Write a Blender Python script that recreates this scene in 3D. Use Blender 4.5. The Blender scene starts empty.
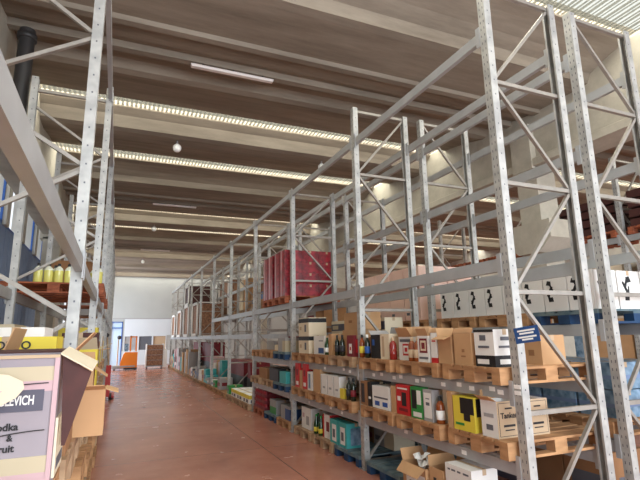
import bpy, math, random
from mathutils import Matrix, Vector
R = random.Random(7)
S = bpy.context.scene
C = S.collection
PI = math.pi

# ------------------------------------------------------------ materials
def newmat(name):
    m = bpy.data.materials.new(name); m.use_nodes = True
    nt = m.node_tree; b = nt.nodes['Principled BSDF']
    return m, nt, b
def srgb(c):
    return tuple(((x/255)/12.92 if x/255 <= .04045 else ((x/255+.055)/1.055)**2.4) for x in c)+(1,)
def N(nt, t, **k):
    n = nt.nodes.new(t)
    for a, v in k.items():
        setattr(n, a, v)
    return n
def mat(name, col, rough=.6, metal=0, noise=0, scale=6, stretch=(1,1,1), bump=0, col2=None, trans=0, spec=.5, alpha=None):
    m, nt, b = newmat(name)
    b.inputs['Base Color'].default_value = srgb(col)
    b.inputs['Roughness'].default_value = rough
    b.inputs['Metallic'].default_value = metal
    b.inputs['Transmission Weight'].default_value = trans
    b.inputs['Specular IOR Level'].default_value = spec
    if noise or col2:
        tc = N(nt, 'ShaderNodeTexCoord'); mp = N(nt, 'ShaderNodeMapping'); mp.inputs['Scale'].default_value = stretch
        nz = N(nt, 'ShaderNodeTexNoise'); nz.inputs['Scale'].default_value = scale; nz.inputs['Detail'].default_value = 5
        rp = N(nt, 'ShaderNodeValToRGB')
        c1 = srgb(col); c2 = srgb(col2) if col2 else tuple(max(0, x*(1-noise)) for x in c1[:3])+(1,)
        rp.color_ramp.elements[0].position = .35; rp.color_ramp.elements[0].color = c2
        rp.color_ramp.elements[1].position = .65; rp.color_ramp.elements[1].color = c1
        nt.links.new(tc.outputs['Object'], mp.inputs[0]); nt.links.new(mp.outputs[0], nz.inputs['Vector'])
        nt.links.new(nz.outputs[0], rp.inputs[0]); nt.links.new(rp.outputs[0], b.inputs['Base Color'])
        if bump:
            bp = N(nt, 'ShaderNodeBump'); bp.inputs['Strength'].default_value = bump; bp.inputs['Distance'].default_value = .01
            nt.links.new(nz.outputs[0], bp.inputs['Height']); nt.links.new(bp.outputs[0], b.inputs['Normal'])
    return m
def post_mat():
    m, nt, b = newmat('galvanised_post')
    b.inputs['Roughness'].default_value = .45; b.inputs['Metallic'].default_value = .25
    tc = N(nt, 'ShaderNodeTexCoord'); sp = N(nt, 'ShaderNodeSeparateXYZ'); nt.links.new(tc.outputs['Object'], sp.inputs[0])
    def M(op, a, v=None, w=None):
        n = N(nt, 'ShaderNodeMath', operation=op)
        for i, x in enumerate((a, v, w)):
            if x is None: continue
            if isinstance(x, (int, float)): n.inputs[i].default_value = x
            else: nt.links.new(x, n.inputs[i])
        return n.outputs[0]
    X, Y, Z = sp.outputs
    fz = M('ABSOLUTE', M('SUBTRACT', M('FRACT', M('DIVIDE', Z, .075)), .5))
    slot = M('MULTIPLY', M('LESS_THAN', M('ABSOLUTE', M('SUBTRACT', M('ABSOLUTE', Y), .020)), .0045), M('LESS_THAN', fz, .17))
    fz2 = M('ABSOLUTE', M('SUBTRACT', M('FRACT', M('DIVIDE', Z, .15)), .5))
    hole = M('MULTIPLY', M('LESS_THAN', M('ABSOLUTE', X), .006), M('LESS_THAN', fz2, .05))
    k = M('MAXIMUM', slot, M('MULTIPLY', hole, M('GREATER_THAN', M('ABSOLUTE', Y), .042)))
    nz = N(nt, 'ShaderNodeTexNoise'); nz.inputs['Scale'].default_value = 9; nt.links.new(tc.outputs['Object'], nz.inputs['Vector'])
    rp = N(nt, 'ShaderNodeValToRGB'); rp.color_ramp.elements[0].position = .35; rp.color_ramp.elements[0].color = srgb((166, 166, 164))
    rp.color_ramp.elements[1].position = .65; rp.color_ramp.elements[1].color = srgb((192, 192, 188)); nt.links.new(nz.outputs[0], rp.inputs[0])
    mx = N(nt, 'ShaderNodeMix', data_type='RGBA'); nt.links.new(k, mx.inputs[0]); nt.links.new(rp.outputs[0], mx.inputs[6])
    mx.inputs[7].default_value = srgb((96, 98, 106)); nt.links.new(mx.outputs[2], b.inputs['Base Color'])
    return m
def floor_mat():
    m, nt, b = newmat('polished_red_concrete')
    tc = N(nt, 'ShaderNodeTexCoord')
    nz = N(nt, 'ShaderNodeTexNoise'); nz.inputs['Scale'].default_value = .9; nz.inputs['Detail'].default_value = 8; nz.inputs['Roughness'].default_value = .65
    nt.links.new(tc.outputs['Object'], nz.inputs['Vector'])
    rp = N(nt, 'ShaderNodeValToRGB'); e = rp.color_ramp.elements
    e[0].position = .3; e[0].color = srgb((152, 98, 82)); e[1].position = .7; e[1].color = srgb((192, 132, 110)); nt.links.new(nz.outputs[0], rp.inputs[0])
    br = N(nt, 'ShaderNodeTexBrick'); br.offset = 0; br.inputs['Scale'].default_value = 1
    br.inputs['Brick Width'].default_value = 3.2; br.inputs['Row Height'].default_value = 3.0; br.inputs['Mortar Size'].default_value = .008; br.inputs['Mortar Smooth'].default_value = .3
    mp = N(nt, 'ShaderNodeMapping'); mp.inputs['Location'].default_value = (.9, 1.2, 0)
    nt.links.new(tc.outputs['Object'], mp.inputs[0]); nt.links.new(mp.outputs[0], br.inputs['Vector'])
    mx = N(nt, 'ShaderNodeMix', data_type='RGBA'); nt.links.new(br.outputs['Fac'], mx.inputs[0]); nt.links.new(rp.outputs[0], mx.inputs[6])
    mx.inputs[7].default_value = srgb((108, 72, 62)); nt.links.new(mx.outputs[2], b.inputs['Base Color'])
    n2 = N(nt, 'ShaderNodeTexNoise'); n2.inputs['Scale'].default_value = 3; n2.inputs['Detail'].default_value = 6; nt.links.new(tc.outputs['Object'], n2.inputs['Vector'])
    r2 = N(nt, 'ShaderNodeMapRange'); r2.inputs[3].default_value = .18; r2.inputs[4].default_value = .32; nt.links.new(n2.outputs[0], r2.inputs[0]); nt.links.new(r2.outputs[0], b.inputs['Roughness'])
    return m
def sky_mat():
    # translucent corrugated sheet that lets the daylight through
    m, nt, b = newmat('corrugated_translucent_sheet'); nt.nodes.remove(b)
    out = nt.nodes['Material Output']
    tc = N(nt, 'ShaderNodeTexCoord'); wv = N(nt, 'ShaderNodeTexWave'); wv.bands_direction = 'X'; wv.inputs['Scale'].default_value = 3.6
    nt.links.new(tc.outputs['Object'], wv.inputs['Vector'])
    rp = N(nt, 'ShaderNodeValToRGB'); e = rp.color_ramp.elements; e[0].position = .3; e[0].color = (.07,.068,.058,1); e[1].position = .9; e[1].color = (.62,.62,.58,1)
    nt.links.new(wv.outputs[0], rp.inputs[0])
    tr = N(nt, 'ShaderNodeBsdfTransparent'); tl = N(nt, 'ShaderNodeBsdfTranslucent'); tl.inputs[0].default_value = srgb((240, 238, 220))
    nt.links.new(rp.outputs[0], tr.inputs[0]); ms = N(nt, 'ShaderNodeMixShader'); ms.inputs[0].default_value = .02
    nt.links.new(tr.outputs[0], ms.inputs[1]); nt.links.new(tl.outputs[0], ms.inputs[2]); nt.links.new(ms.outputs[0], out.inputs[0])
    return m
def concrete_mat(name, c1, c2, streak=True):
    m, nt, b = newmat(name); b.inputs['Roughness'].default_value = .9; b.inputs['Specular IOR Level'].default_value = .2
    tc = N(nt, 'ShaderNodeTexCoord'); mp = N(nt, 'ShaderNodeMapping'); mp.inputs['Scale'].default_value = (.25, 1.6, 1.6) if streak else (1, 1, 1)
    nz = N(nt, 'ShaderNodeTexNoise'); nz.inputs['Scale'].default_value = 1.4; nz.inputs['Detail'].default_value = 9; nz.inputs['Roughness'].default_value = .7
    nt.links.new(tc.outputs['Object'], mp.inputs[0]); nt.links.new(mp.outputs[0], nz.inputs['Vector'])
    rp = N(nt, 'ShaderNodeValToRGB'); e = rp.color_ramp.elements; e[0].position = .32; e[0].color = srgb(c2); e[1].position = .62; e[1].color = srgb(c1)
    nt.links.new(nz.outputs[0], rp.inputs[0]); nt.links.new(rp.outputs[0], b.inputs['Base Color'])
    return m
MT = dict(
    post=post_mat(), floor=floor_mat(), sky=sky_mat(),
    ceil=concrete_mat('precast_concrete', (154, 144, 130), (120, 110, 98)),
    conc=concrete_mat('girder_concrete', (190, 184, 170), (166, 159, 146), False),
    beam=mat('grey_painted_steel', (174, 176, 178), .42, .15, noise=.12, scale=5),
    brace=mat('galvanised_brace', (164, 158, 150), .45, .3, noise=.18, scale=8),
    wall=mat('white_wall_paint', (184, 186, 184), .8, noise=.05, scale=1),
    wall2=mat('white_panel', (214, 220, 226), .6),
    plaster=mat('grey_plaster', (196, 192, 184), .85, noise=.1, scale=2),
    wood=mat('pallet_wood', (196, 150, 106), .8, col2=(152, 110, 74), scale=2, stretch=(1.5, 1.5, 6), bump=.1),
    wood2=mat('old_pallet_wood', (192, 160, 126), .85, col2=(152, 122, 94), scale=2, stretch=(1.5, 1.5, 6), bump=.1),
    woodred=mat('reddish_pallet_wood', (176, 100, 66), .8, col2=(130, 70, 48), scale=3, stretch=(3, 3, 12)),
    bluewood=mat('blue_painted_wood', (30, 66, 104), .7, col2=(24, 52, 84), scale=5),
    kraft=mat('kraft_cardboard', (196, 154, 112), .85, noise=.1, scale=4),
    kraftd=mat('brown_cardboard', (156, 112, 76), .85, noise=.12, scale=4),
    cream=mat('cream_cardboard', (226, 212, 186), .8, noise=.06, scale=4),
    white=mat('white_cardboard', (232, 230, 226), .7, noise=.05, scale=3),
    greyc=mat('grey_cardboard', (166, 164, 164), .75, noise=.08, scale=3),
    pink=mat('salmon_cardboard', (242, 206, 190), .8, noise=.08, scale=3),
    red=mat('red_print', (190, 34, 38), .5), dred=mat('dark_red_print', (130, 28, 40), .55, noise=.25, scale=9),
    crate=mat('red_shrink_wrapped_cans', (176, 44, 58), .3, col2=(112, 30, 38), scale=9), bluegrey=mat('worn_blue_grey_boards', (112, 128, 130), .8, col2=(76, 100, 112), scale=6),
    yellow=mat('yellow_print', (222, 202, 66), .6), orange=mat('orange_paint', (240, 134, 30), .45),
    green=mat('green_print', (46, 140, 66), .5), teal=mat('teal_print', (64, 170, 170), .5, noise=.15, scale=8),
    blue=mat('blue_print', (38, 84, 160), .5), navy=mat('navy_sign', (36, 76, 132), .5),
    lblue=mat('pale_blue_wrap', (140, 166, 190), .35, col2=(66, 104, 130), scale=10), bluef=mat('blue_window_frame', (44, 92, 168), .45),
    panel=mat('blue_grey_cladding', (116, 136, 172), .6), black=mat('black_print', (24, 24, 28), .5),
    dark=mat('dark_plastic', (44, 44, 50), .5), tan=mat('tan_label', (190, 164, 134), .7), grey=mat('grey_print', (96, 98, 106), .6),
    paper=mat('white_paper', (244, 244, 242), .6), dgls=mat('dark_green_glass', (22, 34, 22), .08, spec=.8),
    amber=mat('amber_glass', (136, 66, 26), .08, spec=.8), rose=mat('rose_glass', (140, 34, 30), .08, spec=.8),
    ggls=mat('green_glass', (28, 66, 36), .08, spec=.8),
    liq=mat('pale_yellow_liquid', (226, 220, 120), .15, spec=.7), clear=mat('clear_plastic', (232, 234, 214), .15, spec=.7),
    lav=mat('lilac_print', (160, 151, 157), .7, col2=(150, 140, 146), scale=2), pinkp=mat('pink_print', (196, 164, 168), .7), ochre=mat('ochre_print', (192, 178, 150), .7),
    slate=mat('slate_print', (86, 84, 98), .6), glass=mat('window_glass', (190, 214, 236), .05, spec=.8),
    metal=mat('bare_metal', (160, 160, 164), .35, .6), redp=mat('red_paint', (196, 40, 34), .4),
    pipe=mat('dark_pipe', (52, 50, 50), .5), mesh=mat('brown_stock', (170, 128, 100), .8, col2=(124, 88, 68), scale=14),
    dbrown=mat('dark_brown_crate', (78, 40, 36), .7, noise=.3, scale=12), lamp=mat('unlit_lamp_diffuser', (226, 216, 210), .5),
    door=mat('pale_blue_door', (206, 226, 244), .5),
)

# ------------------------------------------------------------ mesh tools
class MB:
    def __init__(s): s.v = []; s.f = []; s.mi = []; s.sm = []
    def add(s, vs, fs, m=0, smooth=False):
        o = len(s.v); s.v += [tuple(p) for p in vs]; s.f += [tuple(i+o for i in f) for f in fs]; s.mi += [m]*len(fs); s.sm += [smooth]*len(fs); return s
    def box(s, x0, x1, y0, y1, z0, z1, m=0, skip=''):
        vs = [(x0,y0,z0),(x1,y0,z0),(x1,y1,z0),(x0,y1,z0),(x0,y0,z1),(x1,y0,z1),(x1,y1,z1),(x0,y1,z1)]
        fs = dict(b=(0,3,2,1), t=(4,5,6,7), f=(0,1,5,4), r=(1,2,6,5), k=(2,3,7,6), l=(3,0,4,7))
        return s.add(vs, [f for k, f in fs.items() if k not in skip], m)
    def bar(s, a, b, w, h, m=0, up=(0,0,1)):
        a = Vector(a); b = Vector(b); d = (b-a).normalized(); u = Vector(up)
        if abs(d.dot(u)) > .98: u = Vector((1,0,0))
        r = d.cross(u).normalized()*w/2; t = r.cross(d).normalized()*h/2
        vs = [p+q for p in (a, b) for q in (-r-t, r-t, r+t, -r+t)]
        return s.add(vs, [(0,1,2,3),(7,6,5,4),(0,4,5,1),(1,5,6,2),(2,6,7,3),(3,7,4,0)], m)
    def tube(s, a, b, r, n=10, m=0, r2=None):
        a = Vector(a); b = Vector(b); d = (b-a).normalized(); u = Vector((0,0,1)) if abs(d.z) < .9 else Vector((1,0,0))
        x = d.cross(u).normalized(); y = d.cross(x); r2 = r if r2 is None else r2
        vs = [a+(x*math.cos(2*PI*i/n)+y*math.sin(2*PI*i/n))*r for i in range(n)]+[b+(x*math.cos(2*PI*i/n)+y*math.sin(2*PI*i/n))*r2 for i in range(n)]
        s.add(vs, [(i,(i+1)%n,n+(i+1)%n,n+i) for i in range(n)], m, True)
        return s.add([vs[i] for i in range(n)]+[vs[n+i] for i in range(n)], [tuple(range(n))[::-1], tuple(range(n, 2*n))], m)
    def lathe(s, prof, n=14, m=0, c=(0,0,0)):
        vs = [(c[0]+r*math.cos(2*PI*i/n), c[1]+r*math.sin(2*PI*i/n), c[2]+z) for r, z in prof for i in range(n)]
        return s.add(vs, [(k*n+i, k*n+(i+1)%n, (k+1)*n+(i+1)%n, (k+1)*n+i) for k in range(len(prof)-1) for i in range(n)], m, True)
    def prism(s, poly, a, b, axis=0, m=0):
        # poly in the two other axes, extruded along axis from a to b
        def P(p, t):
            q = list(p); q.insert(axis, t); return tuple(q)
        n = len(poly); vs = [P(p, a) for p in poly]+[P(p, b) for p in poly]
        return s.add(vs, [tuple(range(n))[::-1], tuple(range(n, 2*n))]+[(i,(i+1)%n,n+(i+1)%n,n+i) for i in range(n)], m)
    def build(s, name, mats, parent=None, loc=(0,0,0), rz=0):
        me = bpy.data.meshes.new(name); me.from_pydata(s.v, [], s.f)
        for m in (mats if isinstance(mats, (list, tuple)) else [mats]): me.materials.append(MT[m])
        me.polygons.foreach_set('material_index', s.mi); me.polygons.foreach_set('use_smooth', s.sm)
        import bmesh
        bm = bmesh.new(); bm.from_mesh(me); bmesh.ops.recalc_face_normals(bm, faces=bm.faces); bm.to_mesh(me); bm.free()
        o = bpy.data.objects.new(name, me); C.objects.link(o); o.location = loc; o.rotation_euler = (0, 0, rz)
        if parent: o.parent = parent
        return o
def B(name, m, x0, x1, y0, y1, z0, z1, parent=None, loc=(0,0,0)):
    return MB().box(x0, x1, y0, y1, z0, z1).build(name, m, parent, loc)
def tag(o, label, cat, group=None, kind=None):
    o['label'] = label; o['category'] = cat
    if group: o['group'] = group
    if kind: o['kind'] = kind
    return o
def thing(name, label, cat, loc=(0,0,0), rz=0, group=None):
    o = bpy.data.objects.new(name, None); C.objects.link(o); o.location = loc; o.rotation_euler = (0, 0, rz); o.empty_display_size = .1
    return tag(o, label, cat, group)
def struct(o): o['kind'] = 'structure'; return o
KIDS = {}
def copy_tree(o, parent=None):
    c = o.copy(); C.objects.link(c); c.parent = parent
    for ch in KIDS.get(o.name) or []:
        copy_tree(ch, c)
    return c
def reg(o):
    KIDS[o.name] = [c for c in S.objects if c.parent == o]
    for c in KIDS[o.name]: reg(c)
    return o
def dup(proto, label, loc, rz=0, group=None):
    c = copy_tree(proto); c.location = loc; c.rotation_euler = (0, 0, rz); c['label'] = label
    if group: c['group'] = group
    return c
def text(s, size, m, parent, M, name='lettering', bold=True):
    cu = bpy.data.curves.new('t', 'FONT'); cu.body = s; cu.size = size; cu.align_x = 'CENTER'; cu.align_y = 'CENTER'; cu.extrude = .0006
    if bold: cu.offset = size*.025
    t = bpy.data.objects.new('t', cu); C.objects.link(t); bpy.context.view_layer.update()
    me = bpy.data.meshes.new_from_object(t.evaluated_get(bpy.context.evaluated_depsgraph_get())); bpy.data.objects.remove(t)
    me.materials.clear(); me.materials.append(MT[m]); me.transform(M)
    o = bpy.data.objects.new(name, me); C.objects.link(o); o.parent = parent
    return o
def face_l(x, y, z):   # writing on a face that looks towards -x
    return Matrix.Translation((x, y, z)) @ Matrix(((0,0,-1,0),(-1,0,0,0),(0,1,0,0),(0,0,0,1)))
def face_f(x, y, z):   # writing on a face that looks towards -y
    return Matrix.Translation((x, y, z)) @ Matrix(((1,0,0,0),(0,0,-1,0),(0,1,0,0),(0,0,0,1)))
ORD = ['first','second','third','fourth','fifth','sixth','seventh','eighth','ninth','tenth','eleventh','twelfth','thirteenth','fourteenth','fifteenth','sixteenth','seventeenth','eighteenth','nineteenth','twentieth']

# ------------------------------------------------------------ camera (standing in the aisle, eye height 1.75 m)
cam = bpy.data.objects.new('camera', bpy.data.cameras.new('camera')); C.objects.link(cam)
rot = Matrix(((0.92028,-0.06215,-0.38629),(-0.39085,-0.19064,-0.90050),(-0.01768,0.97969,-0.19973)))
cam.matrix_world = Matrix.Translation((0,0,1.75)) @ rot.to_quaternion().to_matrix().to_4x4()
cam.data.sensor_width = 36; cam.data.lens = 470/640*36; cam.data.clip_start = .05; S.camera = cam

# ------------------------------------------------------------ building shell
XL, XR, YB, YN, H = -2.7, 19.0, 36.0, -5.0, 6.15
struct(B('floor', 'floor', XL-.2, XR+.2, YN, YB+.2, -.2, 0))
# precast roof: one period of 8.58 m, two wings and two strips of skylight
SK = 6.52
PA = [(12.99,SK),(13.0,6.50),(13.2,6.46),(13.5,6.38),(13.72,6.28),(13.80,6.13),(13.95,6.12),(14.85,6.12),(14.88,6.06),(15.0,6.06),(15.02,6.13),(15.45,6.16),
      (15.6,6.20),(15.62,6.10),(15.75,6.10),(15.78,6.25),(16.25,6.30),(16.35,6.17),(16.5,6.15),(16.9,6.25),(17.5,6.35),(17.83,6.38),(17.85,SK)]
PB = [(18.47,SK),(18.48,6.50),(18.62,6.38),(18.71,6.15),(18.86,6.12),(19.32,6.13),(20.1,6.30),(20.63,6.36),(20.65,SK)]
nc = 0
for k in (-2, -1, 0, 1, 2):
    dy = k*8.58
    for prof in (PA, PB):
        pts = [(y+dy, z) for y, z in prof]
        if pts[-1][0] < YN or pts[0][0] > YB: continue
        for x0, x1 in ((XL, 7.74), (7.76, XR)):
            nc += 1
            top = [(pts[-1][0], SK+.22), (pts[0][0], SK+.22)]
            struct(MB().prism([(min(y, YB), z) for y, z in pts+top], x0, x1, 0).build('ceiling' if nc == 1 else 'ceiling.%03d' % nc, 'ceil'))
    for y0, y1 in ((17.85, 18.47), (20.65-8.58, 12.99)):
        y0 += dy; y1 += dy
        if y1 < YN or y0 > YB: continue
        y1 = min(y1, YB)
        for x0, x1 in ((XL, 7.7), (7.8, XR)):
            nc += 1
            m = MB(); n = int((x1-x0)/.08)   # corrugated translucent sheet
            for i in range(n):
                xa = x0+i*(x1-x0)/n; xb = xa+(x1-x0)/n; za = SK+.01+(.02 if i % 2 else 0); zb = SK+.01+(0 if i % 2 else .02)
                m.add([(xa,y0-.1,za),(xb,y0-.1,zb),(xb,y1+.1,zb),(xa,y1+.1,za)], [(0,1,2,3)], 0)
            struct(m.build('window_%d' % nc, 'sky'))
            L = bpy.data.lights.new('skylight_daylight', 'AREA'); L.shape = 'RECTANGLE'; L.size = x1-x0; L.size_y = y1-y0; L.energy = 52*(x1-x0)*(y1-y0); L.color = (1, .975, .9)
            lo = bpy.data.objects.new('skylight_daylight', L); C.objects.link(lo); lo.location = ((x0+x1)/2, (y0+y1)/2, SK+.1)
nw = 60
# walls
def win_wall():
    # left wall with an opening for the blue windows and the far doorway
    m = MB(); X0, X1 = XL-.2, XL
    m.box(X0, X1, YN, 9.0, 0, 6.6); m.box(X0, X1, 20.0, 27.5, 0, 6.6)
    m.box(X0, X1, 9.0, 20.0, 0, 1.8); m.box(X0, X1, 9.0, 20.0, 6.3, 6.6); m.box(X0, X1, 27.5, 34.5, 6.1, 6.6); m.box(X0, X1, 34.5, YB, 0, 6.6)
    return struct(m.build('wall_left', 'plaster'))
win_wall()
wi = 100
for y0 in (9.0, 11.2, 13.4, 15.6, 17.8):
    wi += 1
    w = MB()
    for a, b in ((0, .05), (1.75, 1.8)): w.box(XL-.03, XL+.02, y0+a, y0+b, 4.5, 6.3)
    w.box(XL-.03, XL+.02, y0, y0+1.8, 4.5, 4.58); w.box(XL-.03, XL+.02, y0, y0+1.8, 6.22, 6.3); struct(w.build('window_%d' % wi, 'bluef'))
    struct(B('wall_left_pier', 'plaster', XL-.2, XL+.1, y0+1.8, y0+2.2, 4.5, 6.3))
    p = MB()
    for i in range(4): p.box(XL-.06, XL+.03, y0+i*.55+.02, y0+(i+1)*.55-.02, 1.8, 4.5)
    p.box(XL-.08, XL, y0, y0+2.2, 1.8, 4.5, 1)
    struct(p.build('wall_left_panel', ['panel', 'dark']))
# end wall
struct(MB().box(XL, -.42, YB, YB+.2, 0, 6.6).box(-.42, .38, YB, YB+.2, 2.95, 6.6).box(.38, XR, YB, YB+.2, 0, .95).box(.38, XR, YB, YB+.2, 2.0, 6.6)
       .box(.38, .50, YB, YB+.2, .95, 2.0).box(3.3, XR, YB, YB+.2, .95, 2.0).build('wall_back', 'wall'))
struct(B('trim_1', 'greyc', XL, 7.5, YB-.03, YB, 3.14, 3.2)); struct(MB().box(.5, 7.5, YB-.02, YB, 2.0, 3.14).build('trim_2', 'wall2'))
struct(B('trim_3', 'wall2', .38, 7.5, YB-.02, YB, 0, .95))
for i, x in enumerate((.5, 1.44, 2.38)):
    w = MB().box(x, x+.94, YB-.04, YB+.1, .95, 1.01).box(x, x+.94, YB-.04, YB+.1, 1.94, 2.0).box(x, x+.05, YB-.04, YB+.1, 1.01, 1.94).box(x+.89, x+.94, YB-.04, YB+.1, 1.01, 1.94).build('window_%d' % (200+i), 'wall2')
    struct(w)
    struct(B('window_pane', ['greyc', 'grey', 'tan'][i], x+.05, x+.89, YB+.05, YB+.07, 1.01, 1.94, w))
struct(MB().box(-.42, -.36, YB-.05, YB+.2, 0, 2.95).box(.32, .38, YB-.05, YB+.2, 0, 2.95).box(-.42, .38, YB-.05, YB+.2, 2.9, 2.95).box(-.36, .32, YB-.05, YB+.2, 2.5, 2.56).build('door_1', 'bluef'))
struct(B('door_2', 'door', -.36, .32, YB+.1, YB+.14, 0, 2.9))
struct(B('wall_right', 'plaster', XR, XR+.2, YN, YB, 0, 6.6))
# longitudinal girders
def girder(n, x0, x1, y0, y1, zb):
    struct(MB().prism([(x0-.12, zb), (x1+.12, zb), (x1+.12, zb+.14), (x1, zb+.2), (x1, H+.42), (x0, H+.42), (x0, zb+.2), (x0-.12, zb+.14)], y0, y1, 1).build('trim_%d' % n, 'conc'))
girder(10, 7.55, 7.95, YN, YB, 5.0)
girder(11, -2.25, -1.68, YN, YB, 5.1)
def column(x, y, label, cap=True):
    t = thing('concrete_column', label, 'column', (x, y, 0), group='concrete columns under the girders')
    B('shaft', 'conc', -.25, .25, -.25, .25, 0, 5.0, t)
    MB().prism([(-.34, 4.95), (.34, 4.95), (.34, 5.9), (-.34, 5.9)], -.25, .25, 1).build('head', 'conc', t)
    if cap:
        MB().prism([(-.25, 3.25), (.25, 3.25), (.55, 3.5), (.55, 3.85), (-.55, 3.85), (-.55, 3.5)], -.4, .4, 0).build('bracket', 'conc', t)
    return t
column(7.75, 6.75, 'white concrete column with wide bracket behind the racks, nearest the camera')
for i, y in enumerate((16.5, 26.3)): column(7.75, y, 'concrete column with wide bracket behind the racks, %s one back' % ['middle', 'farthest'][i])
for i, y in enumerate((8.0, 17.2, 26.6)): column(-2.1, y, 'concrete column against the left wall, %s along the wall' % ['nearest', 'middle one', 'farthest'][i], False)
# drain pipe hung under the left girder
t = tag(MB().tube((-1.40, 6.95, 4.6), (-1.40, 6.95, 6.0), .1, 14).lathe([(.1,0),(.125,0),(.125,.08),(.1,.08)], 14, 0, (-1.40, 6.95, 5.85)).build('hanging_drain_pipe', 'pipe'), 'dark round drain pipe beside the left concrete girder', 'pipe')
# lamps under the roof
lp = thing('ceiling_lamp', 'x', 'lamp', group='unlit strip lamps under the roof')
MB().prism([(-.035, -.025), (.035, -.025), (.045, .0), (-.045, 0)], -.68, .68, 0).build('diffuser', 'lamp', lp)
B('housing', 'lamp', -.69, .69, -.04, .04, 0, .02, lp)
for s in (-.5, 0, .5): B('bracket', 'dark', s-.015, s+.015, -.02, .02, .02, .05, lp)
reg(lp)
for i, y in enumerate((6.98, 15.56, 24.14)):
    o = lp if i == 0 else copy_tree(lp); o.location = (1.52, y+.1, 6.05)
    o['label'] = 'unlit white strip lamp under the dark concrete roof, %s' % ['nearest the camera', 'second from the camera', 'farthest down the aisle'][i]
dm = thing('motion_detector', 'x', 'detector', group='white ball detectors under the roof')
MB().lathe([(.001,-.1),(.05,-.09),(.085,-.05),(.095,0),(.085,.05),(.05,.08),(.03,.1)], 16).build('dome', 'paper', dm)
MB().tube((0,0,.09), (0,0,.19), .02).build('stem', 'greyc', dm)
reg(dm)
for i, (x, y) in enumerate([(1.0, 10.42), (4.55, 10.42), (1.1, 19.0), (1.1, 27.58)]):
    o = dm if i == 0 else copy_tree(dm); o.location = (x, y, 5.96)
    o['label'] = 'small white ball detector under the roof, %s' % ['nearest, over the aisle', 'over the racks on the right', 'second along the aisle', 'farthest along the aisle'][i]

# ------------------------------------------------------------ pallet racking
def post_mesh(zh):
    # C profile, face towards -x at x = -.045
    m = MB(); w, d, t = .045, .04, .004
    P = [(-d,-w),(d,-w),(d,-w+.02),(d-t,-w+.02),(d-t,-w+t),(-d+t,-w+t),(-d+t,w-t),(d-t,w-t),(d-t,w-.02),(d,w-.02),(d,w),(-d,w)]
    vs = [(x, y, 0) for x, y in P]+[(x, y, zh) for x, y in P]; n = len(P)
    fs = [(i,(i+1)%n,n+(i+1)%n,n+i) for i in range(n)]
    top = [(0,1,4,5),(1,2,3,4),(0,5,6,11),(6,7,10,11),(7,8,9,10)]
    fs += [tuple(n+i for i in f) for f in top]
    return m.add(vs, fs)
ZH = [.1, 1.08, 2.1, 3.11, 4.13, 5.15]
def make_frame(phase, D=.905, zh=5.2, ZH=ZH, hz=True):
    f = thing('upright_frame', 'x', 'rack frame', group='upright frames of the pallet racking')
    post_mesh(zh).build('post', 'post', f)
    post_mesh(zh).build('post', 'post', f, (D, 0, 0), PI)
    for x in (0, D): B('foot_plate', 'metal', x-.07, x+.07, -.08, .08, 0, .01, f)
    for z in (ZH if hz else [5.02, .1]): MB().bar((.03, 0, z), (D-.03, 0, z), .04, .038).build('horizontal_brace', 'brace', f)
    for i in range(len(ZH)-1):
        a, b = (D-.04, .04) if (i+phase+len(ZH)) % 2 else (.04, D-.04)
        MB().bar((a, .0, ZH[i]+.03), (b, .0, ZH[i+1]-.03), .03, .034, up=(0,1,0)).build('diagonal_brace', 'brace', f)
    return reg(f)
fA = make_frame(0); fB = make_frame(1); ZS = [.1, 1.0, 1.92, 2.84, 3.76, 4.64]; sA = make_frame(0, zh=4.72, ZH=ZS); sB = make_frame(1, zh=4.72, ZH=ZS)
fL = make_frame(0, ZH=[.2, .75, 1.32, 1.9, 2.47, 3.05, 3.62, 4.19, 4.81], hz=False); SU = set()
def frm(p):
    if p.name in SU: return copy_tree(p)
    SU.add(p.name); return p
XA, XB, XLF, XC = 3.175, 4.40, -.295, 9.05
YS = [3.15+2.83*i for i in range(11)]; YL = [1.03+2.85*i for i in range(11)]; YL[0] = .72
FARW = lambda i: 'nearest the camera' if i == 0 else '%s from the camera' % ORD[i]
used = set()
for i, y in enumerate(YS):
    o = frm(fA if i < 2 else sA); o.location = (XA, y, 0); o['label'] = 'grey upright frame of the front right rack, %s' % FARW(i)
    o = frm(fB if i < 2 else sB); o.location = (XB, y, 0); o['label'] = 'grey upright frame of the rear right rack, %s' % FARW(i)
for i, y in enumerate(YL):
    o = frm(fL); o.location = (XLF, y, 0); o.rotation_euler = (0, 0, PI); o['label'] = 'grey upright frame of the left rack, %s' % FARW(i)
for i, y in enumerate(YS[:4]):
    o = copy_tree(fA); o.location = (XC, y, 0); o['label'] = 'grey upright frame of the far rack beyond the columns, %s' % FARW(i)

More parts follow.
